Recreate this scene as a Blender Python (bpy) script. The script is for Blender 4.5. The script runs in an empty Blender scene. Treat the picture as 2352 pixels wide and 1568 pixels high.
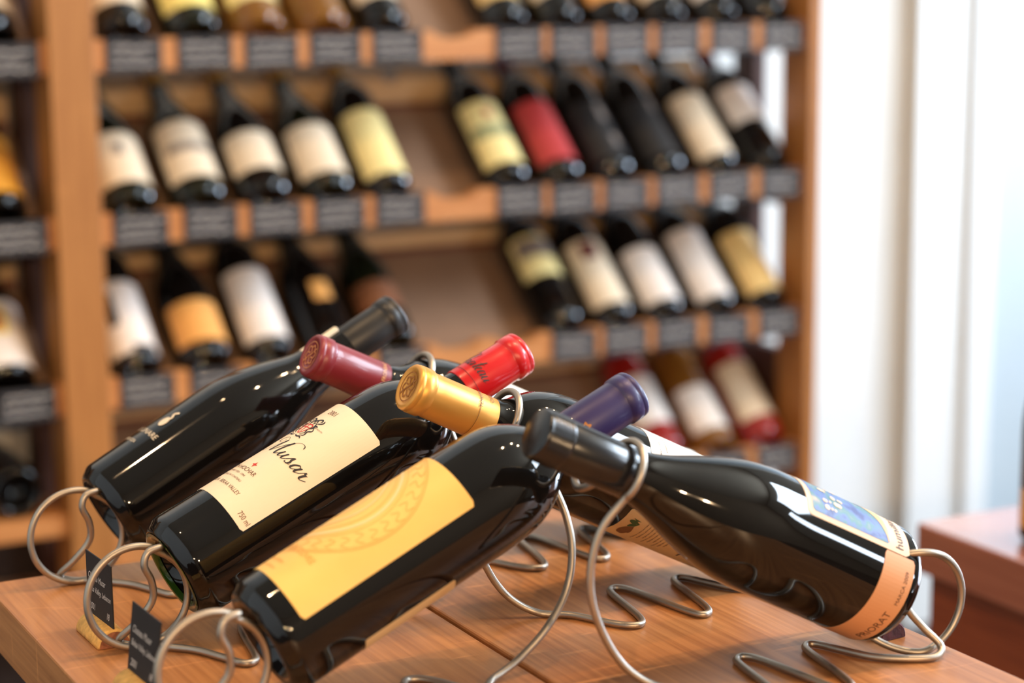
import bpy, bmesh, math, random
from mathutils import Vector, Matrix
random.seed(7)
sc = bpy.context.scene
col = sc.collection
pi = math.pi
EYE = 1.3          # eye height above the floor; everything below is laid out relative to the eye and lifted at the end
T = -0.45          # table top

# ------------------------------------------------------------------ camera, world, lights, exposure
cd = bpy.data.cameras.new('camera'); cam = bpy.data.objects.new('camera', cd); col.objects.link(cam)
cd.sensor_width = 36.0; cd.lens = 4700 / 2352 * 36.0; cd.clip_start = 0.05; cd.clip_end = 60
_y, _p, _r = math.radians(27.8), math.radians(10.65), math.radians(-0.5)
fw = Vector((math.sin(_y) * math.cos(_p), math.cos(_y) * math.cos(_p), -math.sin(_p)))
rt0 = Vector((math.cos(_y), -math.sin(_y), 0)); up0 = rt0.cross(fw)
rt = rt0 * math.cos(_r) + up0 * math.sin(_r); up = -rt0 * math.sin(_r) + up0 * math.cos(_r)
cam.matrix_world = Matrix(((rt.x, up.x, -fw.x, 0), (rt.y, up.y, -fw.y, 0), (rt.z, up.z, -fw.z, EYE), (0, 0, 0, 1)))
cd.dof.use_dof = True; cd.dof.focus_distance = 1.395; cd.dof.aperture_fstop = 3.6
sc.camera = cam
w = bpy.data.worlds.new('world'); sc.world = w; w.use_nodes = True
bg = w.node_tree.nodes['Background']; bg.inputs[0].default_value = (0.72, 0.80, 1.0, 1); bg.inputs[1].default_value = 0.25

def light(name, kind, loc, energy, color, **kw):
    l = bpy.data.lights.new(name, kind); l.energy = energy; l.color = color
    for k, v in kw.items():
        if k not in ('target',): setattr(l, k, v)
    o = bpy.data.objects.new(name, l); col.objects.link(o); o.location = (loc[0], loc[1], loc[2] + EYE)
    if 'target' in kw:
        d = Vector(kw['target']) - Vector(loc); o.rotation_euler = d.to_track_quat('-Z', 'Y').to_euler()
    return o
WARM = (1.0, 0.66, 0.36)
COOL = (0.74, 0.87, 1.0)
# ceiling spots of the shop (halogen), added rack fill, and daylight coming through the shop windows
for i, (x, y, z, e, tg) in enumerate([(1.03, 1.03, 1.95, 46, (0.6, 1.2, -.4)), (1.50, 1.24, 1.95, 46, (0.75, 1.2, -.4)), (1.82, 1.02, 1.95, 40, (1.0, 1.3, -.4)), (-0.17, 1.08, 1.95, 58, (0.5, 1.3, -.4)),
                               (0.95, 1.45, 1.95, 38, (1.15, 2.9, -.35)), (0.15, 1.45, 1.95, 34, (0.75, 2.9, -.5)),
                               (-0.7, -2.2, 0.70, 150, (0.9, 2.8, -.35)), (0.5, -2.4, 0.70, 150, (1.25, 2.8, -.35))]):  # last two are added fill lamps, low behind the eye, brightening the rack
    light('ceiling_and_fill_spot', 'SPOT', (x, y, z), e, WARM, target=tg, spot_size=math.radians(70 if y > -1 else 34), spot_blend=0.6, shadow_soft_size=0.028)
# daylight through the three windows of the right hand wall
light('window_daylight', 'AREA', (3.98, 0.22, 1.80), 265, COOL, target=(0, 0.22, 1.80), shape='RECTANGLE', size=2.45, size_y=1.05)
light('window_daylight', 'AREA', (3.98, -1.60, 0.72), 80, COOL, target=(0, -1.60, 0.72), shape='RECTANGLE', size=0.52, size_y=1.5)
light('window_daylight', 'AREA', (3.98, 2.28, -0.17), 85, (0.64, 0.79, 1.0), target=(0, 2.28, -0.17), shape='RECTANGLE', size=0.9, size_y=0.66)
vs = sc.view_settings
vs.view_transform = 'Standard'; vs.look = 'None'; vs.gamma = 1.0; vs.use_curve_mapping = False; vs.exposure = 0.0

# ------------------------------------------------------------------ materials
def lin(c):
    return tuple(((v / 255) / 12.92 if v / 255 <= 0.04045 else ((v / 255 + 0.055) / 1.055) ** 2.4) for v in c) + (1,)
def mat(name, c, rough=0.5, metal=0.0, spec=0.5, coat=0.0, noise=0.0, nscale=40, bump=0.0, stretch=(1, 1, 1), trans=0.0, aniso=None):
    m = bpy.data.materials.new(name); m.use_nodes = True; nt = m.node_tree
    b = nt.nodes['Principled BSDF']; b.inputs['Base Color'].default_value = lin(c)
    b.inputs['Roughness'].default_value = rough; b.inputs['Metallic'].default_value = metal
    b.inputs['Specular IOR Level'].default_value = spec; b.inputs['Coat Weight'].default_value = coat
    b.inputs['Transmission Weight'].default_value = trans
    if noise or bump:
        tc = nt.nodes.new('ShaderNodeTexCoord'); mp = nt.nodes.new('ShaderNodeMapping'); n = nt.nodes.new('ShaderNodeTexNoise')
        mp.inputs['Scale'].default_value = stretch; n.inputs['Scale'].default_value = nscale; n.inputs['Detail'].default_value = 5
        nt.links.new(tc.outputs['Object'], mp.inputs[0]); nt.links.new(mp.outputs[0], n.inputs['Vector'])
        if noise:
            r = nt.nodes.new('ShaderNodeValToRGB'); lc = lin(c)
            r.color_ramp.elements[0].position = .3; r.color_ramp.elements[1].position = .7
            r.color_ramp.elements[0].color = tuple(v * (1 - noise) for v in lc[:3]) + (1,)
            r.color_ramp.elements[1].color = tuple(min(1, v * (1 + noise)) for v in lc[:3]) + (1,)
            nt.links.new(n.outputs[0], r.inputs[0]); nt.links.new(r.outputs[0], b.inputs['Base Color'])
        if bump:
            bp = nt.nodes.new('ShaderNodeBump'); bp.inputs['Strength'].default_value = bump; bp.inputs['Distance'].default_value = .002
            nt.links.new(n.outputs[0], bp.inputs['Height']); nt.links.new(bp.outputs[0], b.inputs['Normal'])
    return m
def wood(name, dark, light_, rough=0.4, grain=(30, 2.0, 30), fleck=(9, 60, 9), fl=0.35, coat=0.0, spec=0.5):
    """oak: long fibres, slow colour drift and pale ray flecks"""
    m = bpy.data.materials.new(name); m.use_nodes = True; nt = m.node_tree; N = nt.nodes; L = nt.links
    b = N['Principled BSDF']; b.inputs['Roughness'].default_value = rough; b.inputs['Coat Weight'].default_value = coat
    b.inputs['Specular IOR Level'].default_value = spec; b.inputs['Coat Roughness'].default_value = .25
    tc = N.new('ShaderNodeTexCoord'); oi = N.new('ShaderNodeObjectInfo')
    add = N.new('ShaderNodeVectorMath'); add.operation = 'ADD'
    L.new(tc.outputs['Object'], add.inputs[0]); L.new(oi.outputs['Random'], add.inputs[1])
    def noi(scale, det, s=1.0, dist=0.0):
        mp = N.new('ShaderNodeMapping'); mp.inputs['Scale'].default_value = scale; n = N.new('ShaderNodeTexNoise')
        n.inputs['Scale'].default_value = s; n.inputs['Detail'].default_value = det; n.inputs['Distortion'].default_value = dist
        L.new(add.outputs[0], mp.inputs[0]); L.new(mp.outputs[0], n.inputs['Vector']); return n.outputs[0]
    g1 = noi(tuple(v * (8.0 if v > 10 else 4.0) for v in grain), 5); g2 = noi(tuple(v * .28 for v in grain), 3, 1.0, 1.2); g3 = noi(fleck, 2, 1.0, .8)
    mx = N.new('ShaderNodeMath'); mx.operation = 'MULTIPLY_ADD'; mx.inputs[1].default_value = .55; L.new(g1, mx.inputs[0])
    m2 = N.new('ShaderNodeMath'); m2.operation = 'MULTIPLY'; m2.inputs[1].default_value = .45; L.new(g2, m2.inputs[0]); L.new(m2.outputs[0], mx.inputs[2])
    r = N.new('ShaderNodeValToRGB'); r.color_ramp.elements[0].position = .36; r.color_ramp.elements[1].position = .62
    r.color_ramp.elements[0].color = lin(dark); r.color_ramp.elements[1].color = lin(light_); L.new(mx.outputs[0], r.inputs[0])
    fr = N.new('ShaderNodeValToRGB'); fr.color_ramp.elements[0].position = .63; fr.color_ramp.elements[1].position = .72
    L.new(g3, fr.inputs[0])
    fm = N.new('ShaderNodeMath'); fm.operation = 'MULTIPLY'; fm.inputs[1].default_value = fl; L.new(fr.outputs[0], fm.inputs[0])
    mix = N.new('ShaderNodeMix'); mix.data_type = 'RGBA'; L.new(fm.outputs[0], mix.inputs[0]); L.new(r.outputs[0], mix.inputs[6])
    mix.inputs[7].default_value = tuple(min(1, v * 1.5) for v in lin(light_)[:3]) + (1,)
    L.new(mix.outputs[2], b.inputs['Base Color'])
    bp = N.new('ShaderNodeBump'); bp.inputs['Strength'].default_value = .12; bp.inputs['Distance'].default_value = .001
    L.new(g1, bp.inputs['Height']); L.new(bp.outputs[0], b.inputs['Normal'])
    return m
M = {}
M['table'] = wood('table_oak', (144, 90, 50), (186, 126, 76), .36, fl=.6)
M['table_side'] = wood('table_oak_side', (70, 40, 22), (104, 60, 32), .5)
M['shelf'] = wood('rack_oak', (154, 96, 44), (182, 122, 62), .5, (30, 30, 2.0), (9, 9, 30), .12)
M['shelfx'] = wood('rack_oak_rail', (180, 112, 56), (206, 140, 82), .5, (2.0, 30, 30), (30, 9, 9), .12)
M['gap_shade'] = wood('rack_gap_shade', (92, 44, 24), (128, 66, 36), .6, (2.0, 30, 30), (30, 9, 9), .05)  # dark tone stands for the shadow beneath the neck rail
M['neck_rail'] = wood('rack_neck_rail_oak', (206, 166, 120), (232, 196, 150), .55, (2.0, 30, 30), (30, 9, 9), .1)
M['board'] = mat('rack_board', (134, 103, 80), .65, noise=.12, nscale=14)
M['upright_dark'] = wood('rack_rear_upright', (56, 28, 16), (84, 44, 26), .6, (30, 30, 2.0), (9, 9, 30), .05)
M['plinth_dark'] = mat('plinth_dark', (52, 36, 28), .7, noise=.2)
M['platform'] = mat('platform_tan', (196, 150, 112), .6, noise=.1, nscale=12)
M['wall'] = mat('wall_plaster', (232, 230, 224), .7, noise=.03, nscale=5, bump=.05)
M['wall_front'] = mat('wall_front_paint', (150, 128, 104), .8)
M['casing'] = mat('door_casing_paint', (226, 224, 218), .45)
M['door'] = mat('door_paint', (176, 184, 186), .5, noise=.02)
M['ceiling'] = mat('ceiling_paint', (176, 162, 142), .8)
M['floor'] = wood('floor_wood', (46, 30, 22), (66, 44, 30), .45, (30, 2.0, 30), (9, 60, 9), .1)
M['mahogany'] = wood('cabinet_mahogany', (118, 52, 28), (152, 74, 40), .22, (30, 2.0, 30), (9, 60, 9), .06, coat=1.0)
M['mahogany'].node_tree.nodes['Principled BSDF'].inputs['Coat IOR'].default_value = 2.1
M['mahogany_sheen'] = wood('cabinet_top_sheen', (150, 84, 62), (178, 108, 82), .16, (30, 2.0, 30), (9, 60, 9), .04, coat=1.0)  # lighter copy of the cabinet wood, white wall's reflection put into the colour
M['mahogany_sheen'].node_tree.nodes['Principled BSDF'].inputs['Coat IOR'].default_value = 2.3
M['glass'] = mat('dark_bottle_glass', (13, 11, 10), .05, spec=.5)
M['glass_green'] = mat('green_bottle_glass', (15, 19, 9), .05, spec=.5)
M['green_rim'] = mat('bottle_base_green', (34, 62, 12), .12, spec=.6, coat=.4)
M['glass_gold'] = mat('white_wine_glass', (140, 92, 34), .06, spec=.5, trans=.3)
M['glass_rose'] = mat('rose_wine_glass', (156, 26, 20), .06, spec=.6, coat=.5, trans=.2)
M['wire'] = mat('satin_steel_wire', (172, 160, 146), .44, metal=1.0)
M['slate'] = mat('slate_tag', (46, 42, 43), .75, noise=.25, nscale=60)
M['chalk'] = mat('chalk_pen', (214, 204, 196), .9)
M['card'] = mat('black_card', (24, 18, 18), .7)
M['cork'] = mat('cork', (222, 168, 88), .8, noise=.2, nscale=220, bump=.3)
M['cork_worn'] = mat('cork_stained_face', (160, 98, 66), .85, noise=.25, nscale=160)
M['cork_wine'] = mat('cork_wine_stained', (62, 22, 28), .85, noise=.35, nscale=200, bump=.4)
M['ink'] = mat('black_ink', (34, 26, 26), .6)
M['ink_brown'] = mat('brown_ink', (96, 62, 38), .6)
M['ink_red'] = mat('red_ink', (196, 44, 30), .6)
M['white_print'] = mat('white_screen_print', (226, 206, 178), .5)
def simple(name, c, rough=.55, **k):
    if name not in M: M[name] = mat(name, c, rough, **k)
    return M[name]

# ------------------------------------------------------------------ mesh helpers
def mesh_obj(name, v, f, m, parent=None, smooth=False, loc=None):
    me = bpy.data.meshes.new(name); me.from_pydata([tuple(p) for p in v], [], f); me.update()
    if smooth:
        for p in me.polygons: p.use_smooth = True
    o = bpy.data.objects.new(name, me); col.objects.link(o)
    for mm in (m if isinstance(m, (list, tuple)) else [m]): me.materials.append(mm)
    if parent: o.parent = parent
    if loc: o.location = loc
    return o
def share(name, me, parent, m=None):
    o = bpy.data.objects.new(name, me); col.objects.link(o); o.parent = parent
    return o
def tag(o, label=None, cat=None, group=None, kind=None):
    if label: o['label'] = label
    if cat: o['category'] = cat
    if group: o['group'] = group
    if kind: o['kind'] = kind
    return o
def thing(name, label, cat, loc=(0, 0, 0), group=None):
    o = bpy.data.objects.new(name, None); col.objects.link(o); o.location = loc; o.empty_display_size = .02
    return tag(o, label, cat, group)
def box_vf(x0, x1, y0, y1, z0, z1, bev=0.0):
    bm = bmesh.new(); bmesh.ops.create_cube(bm, size=1)
    for v in bm.verts: v.co = Vector(((x0 + x1) / 2 + v.co.x * (x1 - x0), (y0 + y1) / 2 + v.co.y * (y1 - y0), (z0 + z1) / 2 + v.co.z * (z1 - z0)))
    if bev: bmesh.ops.bevel(bm, geom=bm.edges[:], offset=bev, segments=2, affect='EDGES', profile=.5)
    bm.verts.ensure_lookup_table()
    v = [x.co.copy() for x in bm.verts]; f = [[q.index for q in p.verts] for p in bm.faces]; bm.free(); return v, f
def box(name, x0, x1, y0, y1, z0, z1, m, parent=None, bev=0.0):
    v, f = box_vf(x0, x1, y0, y1, z0, z1, bev)
    c = Vector(((x0 + x1) / 2, (y0 + y1) / 2, (z0 + z1) / 2))
    pl = parent.location if parent else Vector((0, 0, 0))
    return mesh_obj(name, [p - c for p in v], f, m, parent, loc=c - pl)
def lathe_vf(prof, seg=48):
    v, f = [], []; n = len(prof)
    for r, z in prof:
        for k in range(seg):
            a = 2 * pi * k / seg; v.append((r * math.cos(a), r * math.sin(a), z))
    for i in range(n - 1):
        for k in range(seg):
            k2 = (k + 1) % seg
            f.append([i * seg + k, i * seg + k2, (i + 1) * seg + k2, (i + 1) * seg + k])
    f.append(list(range(seg))[::-1]); f.append([(n - 1) * seg + k for k in range(seg)])
    return v, f
def catmull(pts, sub=6, closed=False):
    P = [Vector(p) for p in pts]; out = []; n = len(P)
    for i in range(n - 1):
        p0 = P[i - 1] if i > 0 else P[0] * 2 - P[1]; p1 = P[i]; p2 = P[i + 1]; p3 = P[i + 2] if i + 2 < n else P[i + 1] * 2 - P[i]
        for s in range(sub):
            t = s / sub
            out.append(.5 * ((2 * p1) + (p2 - p0) * t + (2 * p0 - 5 * p1 + 4 * p2 - p3) * t * t + (3 * p1 - p0 - 3 * p2 + p3) * t ** 3))
    out.append(P[-1]); return out
def tube_vf(path, r, seg=12):
    v, f = [], []; n = len(path); nrm = None
    for i, p in enumerate(path):
        t = (path[min(i + 1, n - 1)] - path[max(i - 1, 0)])
        t = t.normalized() if t.length > 1e-9 else Vector((0, 0, 1))
        if nrm is None: nrm = t.orthogonal().normalized()
        nrm = (nrm - t * nrm.dot(t)).normalized(); b = t.cross(nrm)
        for k in range(seg):
            a = 2 * pi * k / seg; v.append(p + (nrm * math.cos(a) + b * math.sin(a)) * r)
    for i in range(n - 1):
        for k in range(seg):
            k2 = (k + 1) % seg; f.append([i * seg + k, i * seg + k2, (i + 1) * seg + k2, (i + 1) * seg + k])
    f.append(list(range(seg))[::-1]); f.append([(n - 1) * seg + k for k in range(seg)])
    return v, f
# flat artwork (u to the right, w up), later wrapped round a bottle or laid on a card
def ribbon(pts, width, sub=8):
    p = catmull([(x, y, 0) for x, y in pts], sub); v, f = [], []
    for i, q in enumerate(p):
        t = p[min(i + 1, len(p) - 1)] - p[max(i - 1, 0)]; t.normalize(); n = Vector((-t.y, t.x, 0))
        wv = width(i / (len(p) - 1), t) if callable(width) else width
        v += [q + n * wv / 2, q - n * wv / 2]
    for i in range(len(p) - 1): f.append([2 * i, 2 * i + 1, 2 * i + 3, 2 * i + 2])
    return [(a.x, a.y) for a in v], f
def disc(cx, cy, r, n=20, ry=None):
    return [(cx + r * math.cos(2 * pi * k / n), cy + (ry or r) * math.sin(2 * pi * k / n)) for k in range(n)], [list(range(n))]
def ring(cx, cy, r, wd, n=64, a0=0, a1=2 * pi):
    v, f = [], []
    for k in range(n + 1):
        a = a0 + (a1 - a0) * k / n
        v += [(cx + (r + wd / 2) * math.cos(a), cy + (r + wd / 2) * math.sin(a)), (cx + (r - wd / 2) * math.cos(a), cy + (r - wd / 2) * math.sin(a))]
    for k in range(n): f.append([2 * k, 2 * k + 1, 2 * k + 3, 2 * k + 2])
    return v, f
def merge(*parts):
    v, f = [], []
    for a, b in parts:
        o = len(v); v += a; f += [[i + o for i in q] for q in b]
    return v, f
def xf(art, s=1.0, dx=0, dy=0, shear=0.0, rot=0.0, sx=1.0):
    c, sn = math.cos(rot), math.sin(rot); out = []
    for x, y in art[0]:
        x, y = (x * sx + y * shear) * s, y * s
        out.append((x * c - y * sn + dx, x * sn + y * c + dy))
    return out, art[1]
_tc = {}
def text(s, size, align='CENTER', sx=1.0, shear=0.0):
    key = (s, align)
    if key not in _tc:
        cu = bpy.data.curves.new('lettering', 'FONT'); cu.body = s; cu.align_x = align; cu.resolution_u = 3
        o = bpy.data.objects.new('lettering', cu); col.objects.link(o)
        bpy.context.view_layer.update()
        me = bpy.data.meshes.new_from_object(o.evaluated_get(bpy.context.evaluated_depsgraph_get()))
        _tc[key] = ([(v.co.x, v.co.y) for v in me.vertices], [list(p.vertices) for p in me.polygons])
        bpy.data.objects.remove(o); bpy.data.curves.remove(cu); bpy.data.meshes.remove(me)
    return xf(_tc[key], size, shear=shear, sx=sx)
def wrap(art, R, az, z, lift=.00025):
    """lay flat artwork on a cylinder of radius R, centred at azimuth az (degrees) and height z"""
    a0 = math.radians(az); r = R + lift
    return [(r * math.cos(a0 + x / R), r * math.sin(a0 + x / R), z + y) for x, y in art[0]], art[1]
def patch_vf(R, az0, az1, z0, z1, lift=.0003, n=40, corner=0.0):
    """a paper label: curved sheet standing a little proud of the glass, with its own edges"""
    v, f = [], []; a0, a1 = math.radians(az0), math.radians(az1); r = R + lift
    for k in range(n + 1):
        a = a0 + (a1 - a0) * k / n; d = 0
        s = min(k, n - k) / n * (a1 - a0) * R
        if corner and s < corner: d = corner - math.sqrt(max(0, corner ** 2 - (corner - s) ** 2))
        for rr, zz in ((r - lift * .9, z0 + d), (r, z0 + d), (r, z1 - d), (r - lift * .9, z1 - d)):
            v.append((rr * math.cos(a), rr * math.sin(a), zz))
    for k in range(n):
        for j in range(3): f.append([4 * k + j, 4 * (k + 1) + j, 4 * (k + 1) + j + 1, 4 * k + j + 1])
    f.append([0, 1, 2, 3]); f.append([4 * n + 3, 4 * n + 2, 4 * n + 1, 4 * n])
    return v, f
def letters(name, arts, m, parent, R=None, az=0, z=0, lift=.0005):
    v, f = wrap(merge(*arts) if isinstance(arts, list) else arts, R, az, z, lift)
    return mesh_obj(name, v, f, m, parent)

# ------------------------------------------------------------------ bottles
def smooth_prof(pts, sub=5):
    return [(p.x, p.y) for p in catmull([(r, z, 0) for r, z in pts], sub)]
def body_prof(kind, R, L):
    s = L / .30
    base = [(.0001, .031 * s), (.009, .029 * s), (.0165, .022 * s), (R * .59, .010), (R * .69, .0010), (R * .76, 0.0), (R - .0066, .0005), (R - .0045, .0021), (R - .0025, .0050), (R - .0008, .0076), (R - .0001, .0105), (R, .018)]
    if kind == 'bordeaux':
        top = [(R, .06 * s), (R, .12 * s), (R, .150 * s), (R * .9985, .166 * s), (R * .991, .176 * s), (R * .973, .185 * s), (R * .937, .1935 * s), (R * .875, .2015 * s), (R * .785, .209 * s), (R * .67, .2158 * s), (R * .55, .2215 * s), (.0174, .228 * s), (.0160, .234 * s), (.0153, .240 * s), (.0148, .27 * s), (.0146, .299 * s)]
    else:
        top = [(R, .05 * s), (R, .09 * s), (R, .115 * s), (R * .985, .130 * s), (R * .93, .147 * s), (R * .83, .164 * s), (R * .69, .182 * s), (R * .545, .199 * s), (.0182, .213 * s), (.0164, .225 * s), (.0156, .240 * s), (.0150, .27 * s), (.0147, .299 * s)]
    return base[:5] + smooth_prof(base[4:] + top, 4)[1:]
def capsule_prof(z0, L, screw=False):
    if screw:
        p = [(.0160, z0), (.0162, z0 + .001), (.0160, L - .020), (.0157, L - .0195), (.0160, L - .0185)]
        for k in range(7): p += [(.0166, L - .0178 + k * .0022), (.0166, L - .0172 + k * .0022), (.0158, L - .0166 + k * .0022), (.0158, L - .0160 + k * .0022)]
        return p + [(.0162, L - .0015), (.0155, L - .0002), (.0148, L + .0002), (.0001, L + .0002)]
    return [(.0158, z0), (.0160, z0 + .0005), (.0156, L - .02), (.0155, L - .0145), (.0157, L - .0135), (.0166, L - .0125), (.0167, L - .005), (.0162, L - .0045), (.0163, L - .004), (.0165, L - .0032), (.0162, L - .0012), (.0150, L), (.0122, L + .0001), (.0118, L - .0006), (.0001, L - .0006)]
_bc = {}
def lathe_mesh(key, prof, m, seg=48):
    if key not in _bc:
        v, f = lathe_vf(prof, seg); me = bpy.data.meshes.new(key[0]); me.from_pydata(v, [], f); me.update()
        for p in me.polygons: p.use_smooth = True
        me.materials.append(m); _bc[key] = me
    return _bc[key]
def orient(o, base, axis, ref):
    z = Vector(axis).normalized(); x = Vector(ref); x = (x - z * x.dot(z)).normalized(); y = z.cross(x)
    o.matrix_world = Matrix(((x.x, y.x, z.x, base[0]), (x.y, y.y, z.y, base[1]), (x.z, y.z, z.z, base[2]), (0, 0, 0, 1)))
def bottle(label, base, end, kind, R, L, glass, cap, screw=False, capz=.238, seg=64, ref=None, cat='bottle', group=None):
    t = thing('wine_bottle', label, cat, group=group)
    b = Vector(base); e = Vector(end)
    orient(t, b, e - b, ref if ref is not None else -(b + e) / 2)
    share('bottle_body', lathe_mesh(('bottle_body', kind, R, L, glass.name, seg), body_prof(kind, R, L), glass, seg), t)
    s = L / .30
    c = share('capsule', lathe_mesh(('capsule', screw, L, cap.name, capz, seg), capsule_prof(capz * s, L + .001, screw), cap, seg), t)
    return t, c
def paper(name, t, R, az0, az1, z0, z1, m, corner=.0015, lift=.0003, n=40):
    v, f = patch_vf(R, az0, az1, z0, z1, lift, n, corner)
    return mesh_obj(name, v, f, m, t)

# ------------------------------------------------------------------ the setting
def struct(name, x0, x1, y0, y1, z0, z1, m, bev=0):
    return tag(box(name, x0, x1, y0, y1, z0, z1, m, None, bev), kind='structure')
struct('floor', -2.3, 4.0, -3.0, 3.2, -1.36, -1.30, M['floor'])
struct('ceiling', -2.3, 4.0, -3.0, 3.2, 2.72, 2.78, M['ceiling'])
struct('wall_back', -2.3, 2.462, 3.07, 3.17, -1.30, 2.72, M['wall'])
struct('wall_front', -2.3, 4.0, -3.1, -3.0, -1.30, 2.72, M['wall_front'])
struct('wall_left', -2.4, -2.3, -3.0, 3.2, -1.30, 2.72, M['wall'])
# right wall with a tall window in it
H = 2.72
for y0, y1, z0, z1 in ((-3.0, -1.87, -1.30, H), (-1.33, -1.01, -1.30, H), (1.45, 1.82, -1.30, H), (2.74, 3.2, -1.30, H), (-1.87, -1.33, -1.30, -0.04), (-1.01, 1.45, -1.30, 1.27), (1.82, 2.74, -1.30, -0.51),
                       (-1.87, -1.33, 1.48, H), (-1.01, 1.45, 2.33, H), (1.82, 2.74, 0.17, H)):
    struct('wall_right', 4.0, 4.1, y0, y1, z0, z1, M['wall'])
# door casing: three painted steps, then the grey blue door leaf
struct('trim_1', 2.462, 2.590, 3.036, 3.17, -1.30, 2.72, M['casing'], .003)
struct('trim_2', 2.590, 2.648, 3.024, 3.17, -1.30, 2.72, M['casing'], .003)
struct('door_1', 2.648, 3.45, 3.06, 3.12, -1.30, 2.72, M['door'])
struct('wall_back_far', 3.45, 4.0, 3.07, 3.17, -1.30, 2.72, M['wall'])

# ------------------------------------------------------------------ display table
TX0, TX1, TY0, TY1 = .33, .856, .55, 1.462
tb = thing('display_table', 'low oak display table in front holding the wire bottle stands', 'table', (.593, 1.0, -1.30))
box('plank', TX0, .5905, TY0, TY1, T - .043, T, M['table'], tb, .0018)
box('plank', .5945, TX1, TY0, TY1, T - .043, T, M['table'], tb, .0018)
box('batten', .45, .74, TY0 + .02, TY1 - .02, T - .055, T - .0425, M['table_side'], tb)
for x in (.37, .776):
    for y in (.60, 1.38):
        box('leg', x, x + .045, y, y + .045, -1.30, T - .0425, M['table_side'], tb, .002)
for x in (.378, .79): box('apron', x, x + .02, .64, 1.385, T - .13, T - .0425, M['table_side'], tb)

# ------------------------------------------------------------------ wire bottle stands
XM = .607
def ringpts(c, e1, e2, r, a0, a1, n):
    out = []
    for k in range(n + 1):
        a = math.radians(a0 + (a1 - a0) * k / n)
        out.append(tuple(c[i] + r * (math.cos(a) * e1[i] + math.sin(a) * e2[i]) for i in range(3)))
    return out
def coil(sgn, dy):
    """the spiral that carries the bottom of a bottle; sgn=+1 right, -1 left (turned half a turn)"""
    pts = [(.193, -.040, .0027), (.214, -.055, .0027), (.228, -.058, .0032), (.2345, -.053, .008), (.2255, -.0455, .0195), (.2145, -.042, .034), (.2145, -.040, .048),
           (.2195, -.039, .060), (.2165, -.0395, .0685), (.2075, -.041, .0705)]
    cx, cz, r = .222, .0365, .0338
    for k in range(0, 17):
        a = math.radians(112 + ((482 if sgn > 0 else 502) - 112) * k / 16)
        pts.append((cx + r * math.cos(a), -.0445 - .004 * k / 16 + (.030 * max(0.0, -math.cos(a)) if sgn > 0 else -.004 * k / 16), cz + r * math.sin(a)))
    return pts
ZIG = [(.060, -.036, .0027), (.076, -.066, .0027), (.086, -.0755, .0027), (.094, -.0725, .0027), (.100, -.055, .0027), (.108, -.010, .0027), (.1125, .0015, .0027), (.120, .0025, .0027),
       (.126, -.012, .0027), (.134, -.066, .0027), (.139, -.0785, .0027), (.147, -.0745, .0027), (.153, -.055, .0027), (.161, -.012, .0027), (.166, .0005, .0027), (.174, .0005, .0027), (.182, -.018, .0027)]
def stand(label, yr, yl, XM):
    yc = (yr + yl) / 2
    t = thing('bottle_stand', label, 'bottle stand', (XM, yc, T), 'wire stands for two bottles')
    dR, dL = yr - yc, yl - yc
    right = [(x, y + dR, z) for x, y, z in coil(1, 0)[::-1]] + [(x, y + dR, z) for x, y, z in ZIG[::-1]]
    right += [(x, y + dR, z) for x, y, z in [(.041, -.022, .0035), (.023, -.015, .0145), (.009, -.012, .033), (-.002, -.011, .060), (-.0035, -.011, .085), (.003, -.0125, .108)]]
    e1, e2 = (0, -1, 0), (.454, 0, .891)
    loopR = ringpts((.023, -.003 + dR, .139), e1, e2, .0205, -48, 205, 12)
    f1, f2 = (0, 1, 0), (-.42, 0, .907)
    loopL = ringpts((.020, .068 + dL, .141), f1, f2, .0200, 212, 308, 6)
    mid = [(.014, .030 + (dR + dL) / 2, .122)]
    left = [(-x, -y + dL - .016, z) for x, y, z in ZIG]
    left = [(.024, .079 + dL, .116), (.0285, .067 + dL, .0924), (.0275, .057 + dL, .0714), (.0194, .050 + dL, .0476), (.0009, .043 + dL, .0270), (-.0215, .040 + dL, .0105), (-.043, .034 + dL, .0032)] + left
    left += [(-x, -y + dL - .016 * max(0, 1 - i / 3), z) for i, (x, y, z) in enumerate(coil(-1, 0))]
    path = catmull(right + loopR + mid + loopL + left, 7)
    v, f = tube_vf(path, .0025, 14)
    mesh_obj('wire', v, f, M['wire'], t, True)
    return t
stand('satin steel wire stand nearest the camera, under the gold labelled bottle', 1.048, 1.058, .603)
stand('satin steel wire stand second in the row, under the cream labelled bottle', 1.215, 1.215, .607)
stand('satin steel wire stand at the back of the row, farthest from the camera', 1.364, 1.378, .613)

# ------------------------------------------------------------------ the six bottles on the stands
def cap_emblem(c, L, m, seed):
    random.seed(seed); arts = []
    arts.append(ring(0, 0, .0103, .0007, 40))
    for k in range(6):
        a = k * pi / 3 + .3; arts.append(ribbon([(.002 * math.cos(a), .002 * math.sin(a)), (.006 * math.cos(a + .5), .006 * math.sin(a + .5)), (.0078 * math.cos(a + 1.0), .0078 * math.sin(a + 1.0)), (.006 * math.cos(a + 1.35), .006 * math.sin(a + 1.35))], .0011))
    arts.append(ribbon([(-.008, -.006), (0, 0), (.007, .006)], .0012))
    v, f = merge(*arts); mesh_obj('emblem', [(x, y, L + .0008) for x, y in v], f, m, c)

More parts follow.
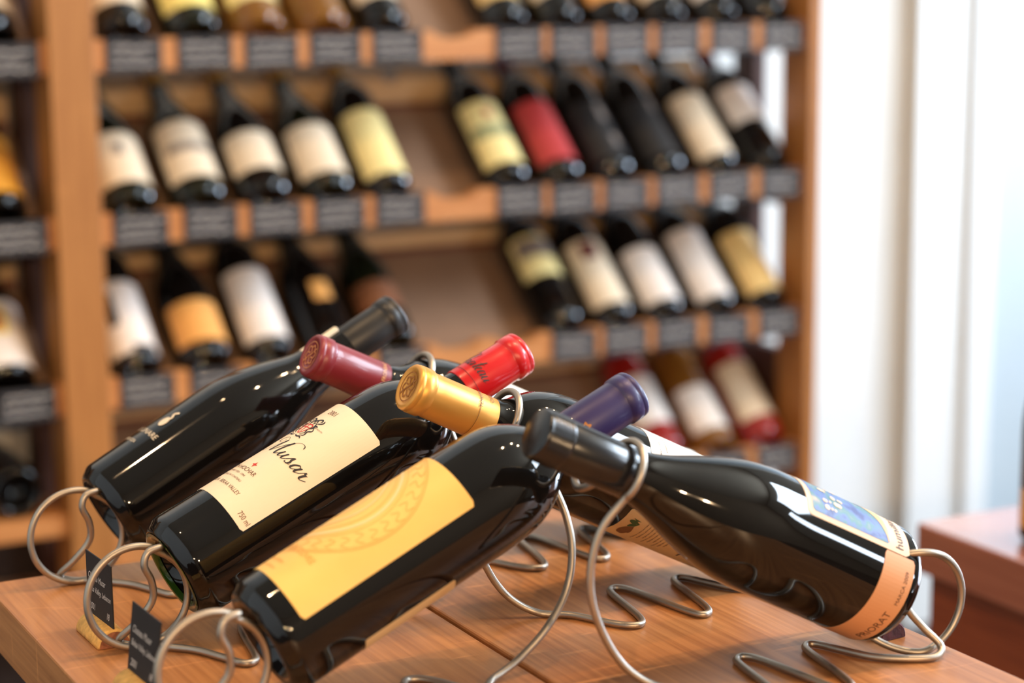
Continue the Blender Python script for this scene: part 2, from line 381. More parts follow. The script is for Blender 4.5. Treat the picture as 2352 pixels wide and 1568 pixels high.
# A  rear left, black capsule
RA, LA = .0375, .276
A, capA = bottle('all black bottle at the back left, white lettering printed straight on its glass', (.4169, 1.436, -.4025), (.6606, 1.452, -.2767), 'burgundy', RA, LA, M['glass'],
                 simple('black_capsule', (28, 26, 26), .42), capz=.246)
paper('neck_label', A, .0156, -150, -62, .193, .227, simple('cream_paper', (244, 226, 196), .6), .001, .0032)
letters('lettering', [xf(text('D. LINARE', .0068), 1, 0, 0), xf(text('MENDOZA', .0042), 1, -.006, -.0115), xf(disc(0, 0, .0035, 14, .0052), 1, .004, .0165), xf(ribbon([(0, 0), (.003, .004), (.001, .008), (.004, .011)], .002), 1, .003, .018)],
        M['white_print'], A, RA, -64, .054)
# B  cream label, red capsule
RB, LB = .0378, .301
B, capB = bottle('dark bottle with a cream label in script lettering and a bright red capsule', (.4113, 1.27, -.4025), (.6869, 1.29, -.2833), 'bordeaux', RB, LB, M['glass'],
                 simple('red_capsule', (196, 16, 20), .32, coat=.4), capz=.244)
v, f = lathe_vf(smooth_prof([(RB * .64, .0030), (RB * .70, .0004), (RB * .75, -.0006), (RB * .81, -.0003)], 4), 64)
mesh_obj('base_rim', v, f[:-2], M['green_rim'], B, True)
lb = paper('front_label', B, RB, -140, 3, .045, .160, simple('cream_label_paper', (238, 212, 178), .55), .0012)
MUS = [  # capital M with its flourishes, then u s a r
    ([(-1.2, .55), (-.95, -.05), (-.35, .1), (.15, 1.1), (.55, 2.4)], 1), ([(.55, 2.4), (.5, 1.4), (.62, .1), (.95, .7), (1.35, 1.7), (1.75, 2.5)], 1.6),
    ([(1.75, 2.5), (1.6, 1.5), (1.62, .5), (1.85, .02), (2.2, .35)], 1.7), ([(.55, 2.4), (-.1, 2.85), (-.75, 2.5), (-.7, 1.95), (-.2, 1.8), (.1, 2.15), (-.1, 2.45)], .7), ([(1.75, 2.5), (2.3, 3.0), (2.9, 2.95), (3.2, 2.6)], .8),
    ([(2.2, .35), (2.5, 1.0), (2.4, .4), (2.55, .05), (2.85, .25), (3.15, 1.0), (3.05, .35), (3.25, .03), (3.6, .4)], 1.5),
    ([(3.6, .4), (4.05, 1.15), (4.1, .75), (4.3, .4), (4.2, .08), (3.85, .05), (3.8, .2)], 1.7), ([(4.2, .08), (4.55, .15), (4.8, .45)], .8),
    ([(5.5, .85), (5.2, 1.02), (4.85, .6), (4.85, .15), (5.1, .05), (5.4, .45), (5.6, .98), (5.5, .4), (5.62, .05), (5.95, .35)], 1.7),
    ([(5.95, .35), (6.25, 1.1), (6.35, .85), (6.7, .92)], 1.3), ([(6.55, .93), (6.45, .5), (6.5, .1), (6.75, .05), (7.15, .45)], 1.7)]
def script(strokes, u, wd):
    return merge(*[xf(ribbon(p, lambda t, d, k=k: wd * k * (.45 + .75 * max(0, -d.y)), 8), u, shear=.28) for p, k in strokes])
letters('script_lettering', [script([(p, k * 1.15) for p, k in MUS], .0062, .115)], M['ink'], lb, RB, -74, .0975)
letters('lettering', [xf(text('GASTON HOCHAR', .0052, sx=.9), 1, .006, .0805 - .1), xf(text('PROPRIETAIRE 1930 - 1994', .0026), 1, .006, .0762 - .1), xf(text('MIS EN BOUTEILLE AU CHATEAU', .0025), 1, .005, .0715 - .1),
                      xf(text('GHAZIR LEBANON   BEKAA VALLEY', .0044, sx=.8), 1, .004, .0635 - .1), xf(text('2001', .0064, sx=.8), 1, .013, .1535 - .1), xf(text('BEYROUTH', .0017), 1, .021, .1375 - .1)], M['ink_brown'], lb, RB, -81, .0935)
letters('volume_lettering', [text('750 ml', .0056, 'RIGHT', .72)], M['ink_brown'], lb, RB, 1, .0495)
cr = []
random.seed(3)
for s in (1,):
    for q in ([(.004, -.010), (.008, -.006), (.006, -.001), (.010, .003), (.007, .008), (.0105, .011)], [(.0065, -.011), (.011, -.009), (.010, -.004), (.0135, -.001), (.011, .003)],
              [(.002, .006), (.005, .010), (.003, .0135), (.007, .0155), (.0095, .0135), (.008, .012)], [(.001, -.012), (.005, -.0135), (.009, -.0125), (.012, -.0145)], [(-.003, .007), (-.001, .012), (-.004, .015)], [(.007, .002), (.0095, .006), (.013, .0055)], [(.009, .009), (.0125, .0125), (.0115, .0155)]):
        cr.append(ribbon(q, lambda t, d: .0006 + .0013 * math.sin(pi * t), 6)); cr.append(xf(ribbon(q, lambda t, d: .0006 + .0012 * math.sin(pi * t), 6), 1, sx=-1))
letters('crest', [xf(a, .74) for a in cr], M['ink'], lb, RB, -68, .1285)
sh = [ribbon([(-.0055, .005), (-.0055, -.002), (0, -.009), (.0055, -.002), (.0055, .005), (-.0055, .005)], .0013, 5), ribbon([(0, .004), (0, -.006)], .0012), ribbon([(-.005, .001), (.005, .001)], .0012)]
st = ([((.0028 if k % 2 == 0 else .0011) * math.cos(k * pi / 4 + pi / 2) , (.0028 if k % 2 == 0 else .0011) * math.sin(k * pi / 4 + pi / 2) - .046) for k in range(8)], [list(range(8))])
letters('red_shield', [xf(a, .74) for a in sh], M['ink_red'], lb, RB, -68, .1285)
letters('red_star', [xf(st, 1, .010, .002)], M['ink_red'], lb, RB, -72, .126)
CH = [([(1.9, 2.6), (1.5, 3.0), (.6, 2.4), (0, 1.1), (.3, .1), (1.0, .0), (1.6, .5)], 1.4), ([(1.6, .5), (2.2, 2.0), (2.3, 2.6), (2.0, 2.3), (1.9, 0)], 1.2), ([(1.9, .2), (2.3, .95), (2.6, .8), (2.55, .1), (2.9, .3)], 1.3), ([(3.6, .85), (3.2, .95), (3.0, .3), (3.2, .02), (3.55, .5), (3.65, .9), (3.6, .1), (3.95, .3)], 1.3),
      ([(3.95, .3), (4.35, 2.1), (4.2, .2), (4.5, .1)], 1.2), ([(3.9, 1.35), (4.8, 1.45)], 1), ([(4.5, .3), (4.95, .75), (4.75, .98), (4.55, .4), (4.8, .02), (5.2, .35)], 1.2), ([(5.8, .85), (5.4, .95), (5.2, .3), (5.4, .02), (5.75, .5), (5.85, .9), (5.8, .1), (6.1, .3)], 1.3), ([(6.1, .3), (6.25, .95), (6.2, .2), (6.5, .05), (6.8, .9), (6.75, .1), (7.1, .3)], 1.2)]
letters('script_lettering', [script(CH, .0052, .13)], M['ink'], capB, .0159, -116, .2575)
letters('seam', [ribbon([(-.05, 0), (0, 0), (.05, 0)], .0004, 40)], simple('seam_dark', (90, 10, 12), .5), capB, .0160, 0, .2515)
# C  gold label, purple capsule
RC, LC = .0388, .294
C, capC = bottle('dark bottle in front with a plain gold label and a purple capsule', (.4160, 1.118, -.4060), (.6819, 1.125, -.2828), 'bordeaux', RC, LC, M['glass'],
                 simple('purple_capsule', (46, 36, 84), .42, coat=.15), capz=.243)
lc = paper('front_label', C, RC, -172, 5, .0205, .149, simple('gold_label_paper', (242, 190, 100), .5, noise=.05, nscale=25), .0015)
random.seed(5)
sw = [ring(0, 0, .0555, .0008, 90), ring(0, 0, .0540, .0004, 90), ring(0, 0, .0425, .0005, 70), ring(0, 0, .0345, .0004, 70)]
for k in range(34):
    a = k * 2 * pi / 34; r0 = .0435 + .002 * random.random()
    sw.append(ribbon([(r0 * math.cos(a), r0 * math.sin(a)), ((r0 + .003) * math.cos(a + .09), (r0 + .003) * math.sin(a + .09)), ((r0 + .006) * math.cos(a - .02), (r0 + .006) * math.sin(a - .02)), ((r0 + .009) * math.cos(a + .07), (r0 + .009) * math.sin(a + .07))], .0006, 5))
letters('faint_drawing', sw, simple('ochre_print', (226, 168, 82), .5), lc, RC, -97, .094)
letters('pale_rings', [ring(0, 0, .0385, .0024, 80), ring(0, 0, .0275, .0016, 60), ring(0, 0, .0175, .0010, 50)], simple('pale_print', (242, 202, 138), .5), lc, RC, -97, .094)
letters('lettering', [xf(text('LA GRANDE CUVEE', .0060), 1, .004, .012), xf(text('APPELLATION', .0034), 1, .004, .0), xf(text('MIS EN BOUTEILLE', .0026), 1, .004, -.006)], simple('ochre_print2', (216, 154, 66), .5), lc, RC, -78, .032)
paper('back_label', C, RC, 62, 128, .050, .118, simple('tan_label_paper', (206, 170, 118), .55), .001)
letters('gold_seal', [ribbon([(.0036 * math.cos(a) * (1 if k % 2 else .55), .0042 * math.sin(a) * (1 if k % 2 else .55)) for k, a in enumerate([q * pi / 6 for q in range(13)])], .0011, 3)], simple('bronze_print', (176, 112, 52), .4, metal=.5), capC, .0160, 6, .2462)
# D  front right, black screw cap
RD, LD = .0405, .283
D, capD = bottle('large dark bottle front right with a blue picture label and black screw cap', (.8222, 1.034, -.4109), (.5715, 1.052, -.2814), 'burgundy', RD, LD, M['glass'],
                 simple('black_screw_cap', (20, 19, 21), .24, spec=.6), True, .232)
tanp = simple('tan_label_edge', (222, 186, 148), .55)
ld = paper('front_label', D, RD, 34, 150, .017, .104, tanp, .0035)
m = bpy.data.materials.new('blue_painting'); m.use_nodes = True; nt = m.node_tree; b = nt.nodes['Principled BSDF']; b.inputs['Roughness'].default_value = .5
tc = nt.nodes.new('ShaderNodeTexCoord'); n1 = nt.nodes.new('ShaderNodeTexNoise'); n1.inputs['Scale'].default_value = 95; n1.inputs['Detail'].default_value = 6; nt.links.new(tc.outputs['Object'], n1.inputs['Vector'])
r = nt.nodes.new('ShaderNodeValToRGB'); E = r.color_ramp.elements; E[0].position = .3; E[0].color = lin((52, 62, 118)); E[1].position = .74; E[1].color = lin((206, 170, 120))
for p_, c_ in ((.44, (84, 104, 160)), (.55, (70, 116, 118)), (.63, (110, 122, 130))): e_ = E.new(p_); e_.color = lin(c_)
nt.links.new(n1.outputs[0], r.inputs[0]); nt.links.new(r.outputs[0], b.inputs['Base Color'])
paper('picture', ld, RD, 39.5, 145, .034, .0995, m, .002, .0005)
sandp = [(-.021, .0006), (-.004, .0003), (.016, .0003), (.036, .0006), (.036, .0125), (.026, .0150), (.016, .0135), (.006, .0095), (-.004, .0050), (-.014, .0022)]
sv = [(x, y) for x, y in sandp]; sf = []
def strip(x0, x1, n, lo, hi):
    v = []
    for k in range(n + 1):
        x = x0 + (x1 - x0) * k / n; v += [(x, lo(x)), (x, hi(x))]
    return v, [[2 * k, 2 * k + 2, 2 * k + 3, 2 * k + 1] for k in range(n)]
letters('picture_sand', [strip(-.0205, .052, 30, lambda x: .0004, lambda x: .0012 + .0135 * max(0, min(1, (x + .020) / .034)) ** 1.4)], simple('sand_print', (222, 168, 100), .5), ld, RD, 70, .0345, .0007)
letters('picture_blossom', [disc(.004 * k % .030 - .012 + .002 * math.sin(k * 2.1), .046 + .008 * math.sin(k * 1.7), .0011 + .0005 * (k % 3), 8) for k in range(22)], simple('blossom_print', (226, 196, 160), .5), ld, RD, 66, .034, .0008)
letters('lettering', [text('humilitat', .0098, 'LEFT', 1.0)], M['ink'], ld, RD, 38, .0225, .0006)
bd = paper('lower_band', D, RD, -118, 33, .0125, .038, simple('copper_band_paper', (206, 144, 96), .5), .0012)
letters('lettering', [text('PRIORAT', .0078, 'LEFT', .95)], M['ink_brown'], bd, RD, -63, .0165)
letters('small_lettering', [text('MARCA 2009', .0040, 'LEFT')], M['ink_brown'], bd, RD, -12, .0165)
# E  gold capsule
RE, LE = .0382, .290
eE = Vector((.5627, 1.215, -.2816)); dE = Vector((math.cos(math.radians(27.1)), -.025, -math.sin(math.radians(27.1)))).normalized()
Eb, capE = bottle('dark bottle with a gold foil capsule in the middle of the right hand row', eE + dE * LE, eE, 'bordeaux', RE, LE, M['glass'],
                  simple('gold_capsule', (220, 158, 74), .38, metal=.5), capz=.232)
cap_emblem(capE, LE, simple('gold_stamp', (150, 92, 24), .5), 4)
letters('lettering', [xf(text('TENUTA SERENA', .0040), 1, 0, .0045), xf(text('CHIANTI', .0040), 1, 0, -.0045)], M['ink_brown'], capE, .0160, 78, .236)
letters('seam', [ribbon([(-.05, .009), (0, .009), (.05, .009)], .0004, 40), ribbon([(-.05, -.019), (0, -.019), (.05, -.019)], .0003, 40)], simple('gold_seam', (120, 74, 26), .5), capE, .0160, 0, .252 - .019, .0003)
le = paper('front_label', Eb, RE, 38, 150, .028, .112, simple('white_label_paper', (250, 244, 232), .5), .002)
letters('lettering', [xf(text('vino rosso toscano', .0036, shear=.2), 1, 0, 0), xf(text('annata speciale', .0036, shear=.2), 1, .002, -.006)], M['ink_brown'], le, RE, 62, .102)
lk = paper('back_label', Eb, RE, -118, -24, .024, .112, simple('back_label_paper', (222, 182, 122), .6), .0012)
lf = [ribbon([(0, 0), (.004, .002), (.009, .001), (.014, -.001)], lambda t, d: .0005 + .009 * math.sin(pi * min(1, t * 1.05)) ** .8, 10)]
letters('leaf_print', lf, simple('olive_print', (128, 84, 40), .6), lk, RE, -66, .1005)
letters('green_leaf_print', [ribbon([(0, 0), (.003, .002), (.007, .0015)], lambda t, d: .001 + .008 * abs(math.sin(2.3 * pi * t)), 12)], simple('leaf_green_print', (62, 86, 36), .6), lk, RE, -45, .1003)
ln = []
for k in range(9): ln.append(xf(text('sangiovese e altre uve rosse colline'[: 30 - (k % 3) * 4], .0019, 'RIGHT'), 1, 0, -.0032 * k))
letters('lettering', ln, M['ink_brown'], lk, RE, -32, .0915)
letters('dark_bar', [ribbon([(-.012, 0), (0, 0), (.012, 0)], .0012)], M['ink'], lk, RE, -46, .0505)
letters('small_lettering', [text('RED WINE', .0032)], simple('grey_print', (176, 140, 100), .6), lk, RE, -50, .041)
# F  maroon capsule
RF, LF = .0380, .288
eF = Vector((.554, 1.365, -.2844)); dF = Vector((math.cos(math.radians(26.6)), -.015, -math.sin(math.radians(26.6)))).normalized()
F_, capF = bottle('dark bottle with a maroon capsule at the back of the right hand row', eF + dF * LF, eF, 'bordeaux', RF, LF, M['glass'],
                  simple('maroon_capsule', (126, 34, 40), .38, coat=.15), capz=.237)
cap_emblem(capF, LF, simple('copper_stamp', (196, 122, 70), .45), 9)
letters('lettering', [text('CANON FRONSAC', .0045, sx=.85)], simple('gold_print', (222, 168, 104), .45), capF, .0160, 12, .2325)
paper('front_label', F_, RF, 30, 150, .030, .145, simple('white_label_paper', (250, 244, 232), .5), .002)

# ------------------------------------------------------------------ cork card holders on the table
def half_cork(label, x, y0, y1, m, face, rot=0.0):
    t = thing('cork_card_holder', label, 'cork', (x, (y0 + y1) / 2, T))
    t.rotation_euler = (0, 0, rot); h = (y1 - y0) / 2; v, f = [], []; n = 16; r = .0118
    pts = [(r * math.cos(pi * k / n), r * math.sin(pi * k / n) + .0005) for k in range(n + 1)]
    prof = [(-h, .90), (-h + .001, 1.0), (0, 1.0), (h - .001, 1.0), (h, .90)]
    for yy, s in prof: v += [(px * s, yy, pz * s) for px, pz in pts]
    k = n + 1
    for i in range(len(prof) - 1):
        for j in range(k): f.append([i * k + j, i * k + (j + 1) % k, (i + 1) * k + (j + 1) % k, (i + 1) * k + j])
    o = mesh_obj('cork_body', v, f, m, t, True)
    for yy, s, nm in ((-h - .0001, -1, 'cut_end'), (h + .0001, 1, 'cut_end')):
        pv = [(px * .9, yy, pz * .9) for px, pz in pts]
        mesh_obj(nm, pv, [list(range(k)) if s < 0 else list(range(k))[::-1]], face, t)
    return t
half_cork('pale halved cork lying behind the second wire ring', .3715, 1.276, 1.325, M['cork'], M['cork_worn'], .02)
half_cork('yellow halved cork at the bottom left edge of the photo', .358, 1.152, 1.20, M['cork'], M['cork'], .02)
half_cork('dark wine stained cork under the base of the front right bottle', .8300, 1.036, 1.078, M['cork_wine'], M['cork_wine'], .1)
def card(label, p0, p1, z0, h, lean, lines):
    a, b_ = Vector((p0[0], p0[1], 0)), Vector((p1[0], p1[1], 0)); c = (a + b_) / 2
    t = thing('price_card', label, 'card', (c.x, c.y, z0)); d = (b_ - a); wd = d.length; d.normalize()
    n = Vector((0, 0, 1)).cross(d)
    # local x along the card (towards the camera end), z up, y through the thickness
    t.rotation_euler = Matrix(((d.x, n.x, 0), (d.y, n.y, 0), (0, 0, 1))).to_euler()
    o = box('card_sheet', c.x - wd / 2, c.x + wd / 2, c.y - .0004, c.y + .0004, z0, z0 + h, M['card'], None)
    o.parent = t; o.location = (0, 0, h / 2); t.rotation_euler.rotate_axis('X', lean)
    arts = [xf(text(s, sz, 'LEFT', .8, .3), 1, x, y) for s, sz, x, y in lines]
    v, f = merge(*arts)
    mesh_obj('chalk_lettering', [(x, -.0006, y) for x, y in v], f, M['chalk'], o).location = (0, 0, -h / 2)
    return t
LN = [('Chateau Musar', .0068, -.021, .029), ('Bekaa Valley, Lebanon', .0060, -.0215, .0205), ('2001', .0070, -.0205, .0075), ('18', .0070, .012, .0075)]
card('black handwritten price card on the pale cork behind the second wire ring', (.3695, 1.3265), (.3722, 1.2775), T + .0085, .047, 0.0, LN)
card('black handwritten price card leaning on the yellow cork at the bottom left', (.3572, 1.2005), (.3590, 1.150), T + .0085, .047, -.12, LN)

# ------------------------------------------------------------------ wine rack against the back wall
YF = 2.735
rk = thing('wine_rack', 'oak wine rack along the back wall with rows of reclining bottles', 'wine rack', (1.38, 2.9, -.90))
ROWS = [-.1283, -.366, -.597, -.827]
SL = [x * 1.1157 for x in (.768, .86, .948, 1.036, 1.123, 1.211, 1.303, 1.387, 1.4715, 1.557, 1.646, 1.735)]
XL0, XL1, XR0, XR1 = .741, .804, 1.987, 2.010
def rail_vf(x0, x1, y0, y1, z0, z1, slots, r, dip):
    xs = [x0]; n = 10; prof = [(x0, z1)]
    for s in slots:
        if s - r < x0 or s + r > x1: continue
        for k in range(n + 1):
            a = pi - pi * k / n; prof.append((s + r * math.cos(a), z1 - dip * math.sin(a)))
    prof.append((x1, z1)); v, f = [], []
    for x, z in prof: v += [(x, y0, z), (x, y1, z), (x, y0, z0), (x, y1, z0)]
    for i in range(len(prof) - 1):
        a, b_ = 4 * i, 4 * i + 4
        f += [[a, b_, b_ + 1, a + 1], [a, a + 2, b_ + 2, b_], [a + 1, b_ + 1, b_ + 3, a + 3], [a + 2, a + 3, b_ + 3, b_ + 2]]
    e = 4 * (len(prof) - 1); f += [[0, 1, 3, 2], [e, e + 2, e + 3, e + 1]]
    return v, f
def part(name, v, f, m):
    c = rk.location; return mesh_obj(name, [(p[0] - c.x, p[1] - c.y, p[2] - c.z) for p in v], f, m, rk)
def rbox(name, x0, x1, y0, y1, z0, z1, m, bev=.0015): return box(name, x0, x1, y0, y1, z0, z1, m, rk, bev)
for x0, x1, m_ in ((XL0, XL1, M['shelf']), (XR0, XR1, M['shelf']), (-.52, -.46, M['shelf'])):
    rbox('front_upright', x0, x1, YF - .012, 2.805, -.90, .42, m_)
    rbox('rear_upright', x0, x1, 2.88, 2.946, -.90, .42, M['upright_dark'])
LSL = [.695 - .0985 * k for k in range(11)]
for i, zt in enumerate(ROWS):
    for x0, x1, slots in ((XL1, XR0, SL), (-.46, XL0, LSL)):
        if i == 3 and x1 == XL0: continue
        v, f = rail_vf(x0, x1, YF, YF + .024, zt - .021, zt + .022, slots, .036, .012); part('front_rail', v, f, M['shelfx'])
        xe = min(x1, 1.956)
        v, f = rail_vf(x0, xe, 2.962, 2.978, zt + .140, zt + .196, slots, .019, .026); part('neck_rail', v, f, M['neck_rail'])
        v, f = rail_vf(x0, xe, 2.956, 2.976, zt + .112, zt + .139, [], .019, .026); part('rail_gap_shade', v, f, M['gap_shade'])  # dark strip put in for the shaded gap under the neck rail
        b0 = (2.780, zt - .017); b1 = (2.952, zt + .131)
        v = [(x, y, z + dz) for x in (x0 + .001, x1 - .001) for (y, z) in (b0, b1) for dz in (0, -.005)]
        f = [[0, 2, 6, 4], [1, 5, 7, 3], [0, 1, 3, 2], [4, 6, 7, 5], [0, 4, 5, 1], [2, 3, 7, 6]]
        part('support_board', v, f, M['board'])
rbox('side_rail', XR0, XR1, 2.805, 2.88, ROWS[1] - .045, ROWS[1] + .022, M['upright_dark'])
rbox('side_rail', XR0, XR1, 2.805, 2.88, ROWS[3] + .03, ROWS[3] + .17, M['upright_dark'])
rbox('bottom_board', -.46, XL0, YF, 2.96, -.79, -.763, M['shelfx'])
rbox('bottom_board', XL1, XR0, YF, 2.96, -.90, -.88, M['shelfx'])
rbox('plinth_board', -.46, XL0, 2.92, 2.94, -.90, -.79, M['plinth_dark'])
rbox('plinth_board', XL1, 1.35, YF + .03, YF + .05, -.90, -.845, M['platform'])
pf = thing('rack_platform', 'low platform with a tan top board carrying the wine rack', 'platform', (.7, 2.9, -1.30))
box('top_board', -.56, 1.99, 2.70, 3.065, -.925, -.90, M['platform'], pf, .003)
box('toe_base', -.54, 1.96, 2.78, 3.06, -1.30, -.926, M['plinth_dark'], pf, .002)

# ------------------------------------------------------------------ bottles and slate tags on the rack
TILT = math.radians(42)
def rack_bottle(i, x, label, kind, glass, cap, labs, R=.0378, L=.298, group='bottles on the wine rack'):
    zt = ROWS[i]; b0 = Vector((x, 2.764, zt + .018)); ax = Vector((0, math.cos(TILT), math.sin(TILT)))
    t, c = bottle(label, b0, b0 + ax * L, kind, R, L, glass, cap, seg=32, ref=Vector((0, -math.sin(TILT), math.cos(TILT))), group=group)
    for nm, az0, az1, z0, z1, m_ in labs: paper(nm, t, R, az0, az1, max(.012, (z0 - .075) * L), (z1 - .075) * L, m_, .002, n=20, lift=.0006 if nm != 'front_label' else .0003)
    return t
def col_(nm, c): return simple(nm, c, .5)
CR = col_('shelf_cream_label', (226, 206, 178)); YE = col_('shelf_yellow_label', (236, 214, 120)); PY = col_('shelf_pale_yellow_label', (238, 218, 150)); OR = col_('shelf_orange_label', (226, 160, 84)); WH = col_('shelf_white_label', (230, 218, 208))
RD_ = col_('shelf_red_label', (176, 56, 56)); BK = col_('shelf_black_label', (30, 28, 28)); GY = col_('shelf_grey_print', (128, 116, 108)); GN = col_('shelf_green_print', (150, 152, 110)); GB = col_('shelf_gold_label', (226, 190, 122)); BG = col_('shelf_beige_label', (196, 164, 120))
cB = simple('shelf_black_capsule', (22, 20, 20), .4); cG = simple('shelf_gold_capsule', (176, 124, 36), .4); cR = simple('shelf_maroon_capsule', (92, 14, 26), .4); cP = simple('shelf_pink_capsule', (206, 70, 66), .4); cD = simple('shelf_green_capsule', (34, 40, 20), .4)
G, GG, GO, GR = M['glass'], M['glass_green'], M['glass_gold'], M['glass_rose']
W_ = (-68, 68)
def L1(z0, z1, m_): return ('front_label',) + W_ + (z0, z1, m_)
TOP = [(0, 'dark bottle with a cream label, first from the left post on the top row', 'burgundy', G, cB, [L1(.20, .52, CR)]),
       (1, 'green bottle with a deep yellow label, second on the top row', 'burgundy', GG, cG, [L1(.17, .55, YE)]),
       (2, 'clear golden bottle with a pale yellow label, third on the top row', 'burgundy', GO, cG, [L1(.21, .55, PY)]),
       (3, 'clear amber bottle with a beige base, fourth on the top row', 'burgundy', GO, cG, [L1(.36, .6, BG)]),
       (4, 'black bottle with cream label left of the empty slot, top row', 'bordeaux', G, cB, [L1(.22, .55, CR)]),
       (6, 'black bottle with golden yellow label right of the empty slot, top row', 'bordeaux', G, cB, [L1(.20, .55, GB)]),
       (7, 'black bottle with cream label, second right of the empty slot on top row', 'bordeaux', G, cB, [L1(.22, .55, CR)]),
       (8, 'black bottle with amber label, fourth from the right post on the top row', 'bordeaux', G, cB, [L1(.18, .5, OR)]),
       (9, 'black bottle with cream label, third from the right post on top row', 'bordeaux', G, cB, [L1(.20, .55, CR)]),
       (10, 'black bottle with off white label, second from the right post on top row', 'bordeaux', G, cB, [L1(.20, .55, WH)]),
       (11, 'plain black bottle against the right post on the top row', 'bordeaux', G, cB, [L1(.42, .6, WH)])]
MID = [(0, 'dark green bottle with cream label beside the left post, middle row', 'burgundy', GG, cD, [L1(.16, .47, CR), ('small_print', -14, 4, .33, .40, GY)]),
       (1, 'dark bottle with a two part cream label and grey band, middle row', 'burgundy', GG, cG, [L1(.17, .53, CR), ('grey_band', -50, 50, .335, .385, GY)]),
       (2, 'black bottle with a short plain cream label, third on the middle row', 'burgundy', G, cG, [L1(.20, .44, CR)]),
       (3, 'olive green bottle with cream label and yellow capsule, middle row', 'burgundy', GG, cG, [L1(.15, .47, CR)]),
       (4, 'dark bottle with a tall pale yellow label left of the empty slot, middle row', 'bordeaux', G, cG, [L1(.13, .56, PY)]),
       (6, 'black bottle with a yellow label split by a green band, middle row', 'bordeaux', G, cB, [L1(.15, .58, PY), ('green_band', -60, 60, .33, .41, GN), ('small_print', -10, 8, .46, .52, RD_)]),
       (7, 'black bottle with a red label and maroon capsule, middle row', 'bordeaux', G, cR, [L1(.15, .57, RD_)]),
       (8, 'all black bottle with faint grey print, third right of the empty slot', 'bordeaux', G, cB, [L1(.14, .55, BK), ('small_print', 6, 26, .40, .52, GY), ('small_print', 10, 26, .22, .30, GY)]),
       (9, 'all black bottle with one grey spot, fourth right of the empty slot', 'bordeaux', G, cB, [L1(.14, .55, BK), ('small_print', 14, 32, .46, .54, GY)]),
       (10, 'black bottle with a tall cream label, second from right post, middle row', 'bordeaux', G, cB, [L1(.12, .57, CR)]),
       (11, 'black bottle with a high white label against the right post, middle row', 'bordeaux', G, cR, [L1(.36, .62, WH)])]
LOW = [(0, 'dark bottle with a white label and black brush figure, third row', 'bordeaux', G, cB, [L1(.13, .56, WH), ('figure_print', -44, -22, .30, .50, BK), ('brush_stroke', -10, 44, .115, .165, BK)]),
       (1, 'dark bottle with a small orange label, second from the left, third row', 'burgundy', G, cB, [L1(.15, .40, OR)]),
       (2, 'black bottle with a long white label, third from the left, third row', 'bordeaux', G, cB, [L1(.14, .58, WH)]),
       (3, 'black bottle with a gold oval spot on it, third row', 'burgundy', G, cB, [('front_label', -18, 22, .33, .45, OR)]),
       (4, 'brown black bottle with a dim tan label behind the wire stands', 'burgundy', GG, cB, [L1(.25, .42, simple('shelf_tan_label', (112, 66, 36), .5))]),
       (7, 'black bottle with a high cream label right of the empty slots, third row', 'bordeaux', G, cB, [L1(.37, .64, PY), ('grey_band', -55, 55, .50, .62, GY)]),
       (8, 'black bottle with a cream label and dark red seal, third row', 'bordeaux', G, cB, [L1(.14, .58, CR), ('red_seal', -30, 8, .45, .56, cR)]),
       (9, 'black bottle with a clean white label, third from the right post, third row', 'bordeaux', G, cR, [L1(.13, .50, WH)]),
       (10, 'black bottle with a narrow tall white label, third row near the right', 'bordeaux', G, cB, [L1(.12, .60, WH)]),
       (11, 'dark bottle with a beige gold label against the right post, third row', 'bordeaux', G, cB, [L1(.13, .56, GB)])]
ROSE = [(9, 'rose bottle with a red capsule and pale label on the bottom row', 'bordeaux', GR, cP, [L1(.24, .56, WH)]),
        (10, 'clear golden bottle with a white label between two rose bottles, bottom row', 'bordeaux', GO, cG, [L1(.16, .45, WH)]),
        (11, 'rose bottle with a pink capsule against the right post, bottom row', 'bordeaux', GR, cP, [L1(.20, .58, CR)])]
words = ['top', 'middle', 'third', 'bottom']
tagv, tagf = box_vf(-.040, .040, -.0015, .0015, -.023, .023, .0006)
tme = bpy.data.meshes.new('slate'); tme.from_pydata([tuple(p) for p in tagv], [], tagf); tme.materials.append(M['slate'])
chm = []
for k in range(3):
    random.seed(20 + k); arts = []
    for r_ in range(3):
        zz = .012 - r_ * .012; x = -.034 + random.random() * .004; xe = .034 - random.random() * (.02 if r_ == 1 else .006); pts = []
        while x < xe:
            pts.append((x, zz + random.uniform(-.0028, .0028))); x += random.uniform(.0016, .0034)
        arts.append(ribbon(pts, .0014, 2))
    v, f = merge(*arts); me = bpy.data.meshes.new('chalk_writing'); me.from_pydata([(x, -.0018, y) for x, y in v], [], f); me.materials.append(M['chalk']); chm.append(me)
def slate(x, zt, label, k):
    t = thing('slate_tag', label, 'price tag', (x, YF - .0016, zt), 'slate price tags on the rack rails')
    share('slate_plate', tme, t); share('chalk_writing', chm[k % 3], t)
nn = 0
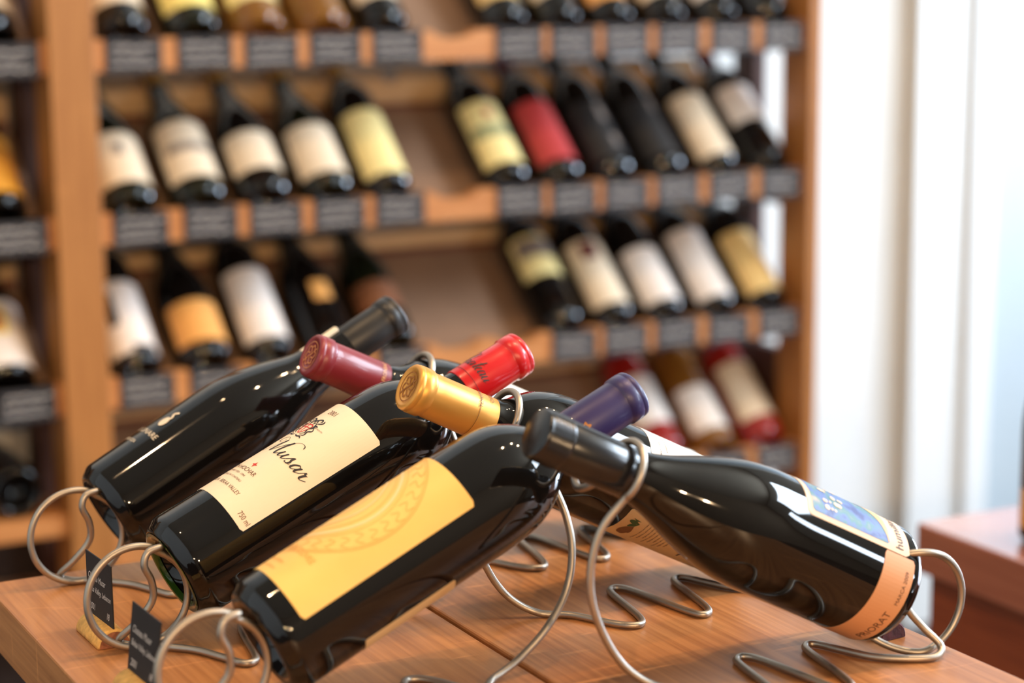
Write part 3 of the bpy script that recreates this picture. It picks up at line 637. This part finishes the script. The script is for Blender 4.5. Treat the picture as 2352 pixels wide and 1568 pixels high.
for i, rows in enumerate((TOP, MID, LOW, ROSE)):
    for s, lab, kind, gl, cp, labs in rows:
        rack_bottle(i, SL[s], lab, kind, gl, cp, labs, R=.041 if kind == 'burgundy' else .0378)
        slate(SL[s] + .004, ROWS[i] + random.uniform(-.002, .002), 'slate tag below ' + ' '.join(w for w in lab.replace(',', '').split() if w not in ('a', 'the', 'with')), nn); nn += 1
slate(SL[8] + .004, ROWS[3], 'small black slate price tag on the bottom rail left of the rose bottles', 1)
for i, (lab, labs) in enumerate([('dark bottle with a pale label left of the left post, top row', [L1(.18, .5, CR)]), ('dark bottle with an orange label left of the left post', [L1(.14, .5, simple('shelf_amber_label', (222, 156, 54), .5)), ('small_print', -18, 10, .36, .42, GN)]),
                                 ('dark bottle with white label and red emblem left of the left post', [L1(.10, .5, WH), ('yellow_emblem', -34, 16, .29, .45, YE), ('red_emblem', -22, 6, .31, .43, RD_)])]):
    rack_bottle(i, .672, lab, 'burgundy', G, cB, labs, R=.042)
    slate(.690, ROWS[i] - .002, 'slate tag below ' + lab.replace(',', ''), i)
t, c = bottle('plain dark bottle lying flat on the bottom board at far left', (.676, 2.752, -.763 + .0385), (.676, 3.04, -.763 + .0385), 'bordeaux', .0385, .288, G, cB, seg=32, ref=Vector((0, 0, 1)))

# ------------------------------------------------------------------ mahogany cabinet on the right with a bottle on it
cb = thing('side_cabinet', 'reddish mahogany cabinet at the right edge beyond the table', 'cabinet', (1.85, 1.1, -1.30))
box('cabinet_top', 1.372, 2.4, .40, 1.675, -.655, -.60, M['mahogany_sheen'], cb, .003)
box('cabinet_body', 1.384, 2.39, .41, 1.665, -1.28, -.654, M['mahogany'], cb, .003)
box('plinth', 1.42, 2.36, .44, 1.64, -1.30, -1.279, M['plinth_dark'], cb)
t, c = bottle('dark bottle with an orange label standing on the mahogany cabinet', (1.449, 1.541, -.60), (1.449, 1.541, -.302), 'burgundy', .041, .298, G, cB, seg=48)
paper('front_label', t, .041, -75, 75, .020, .060, OR, .002)

# ------------------------------------------------------------------ lift everything from eye level to the floor datum
for o in list(col.objects):
    if o.parent is None and o.type in ('MESH', 'EMPTY'): o.location.z += EYE
bpy.context.view_layer.update()
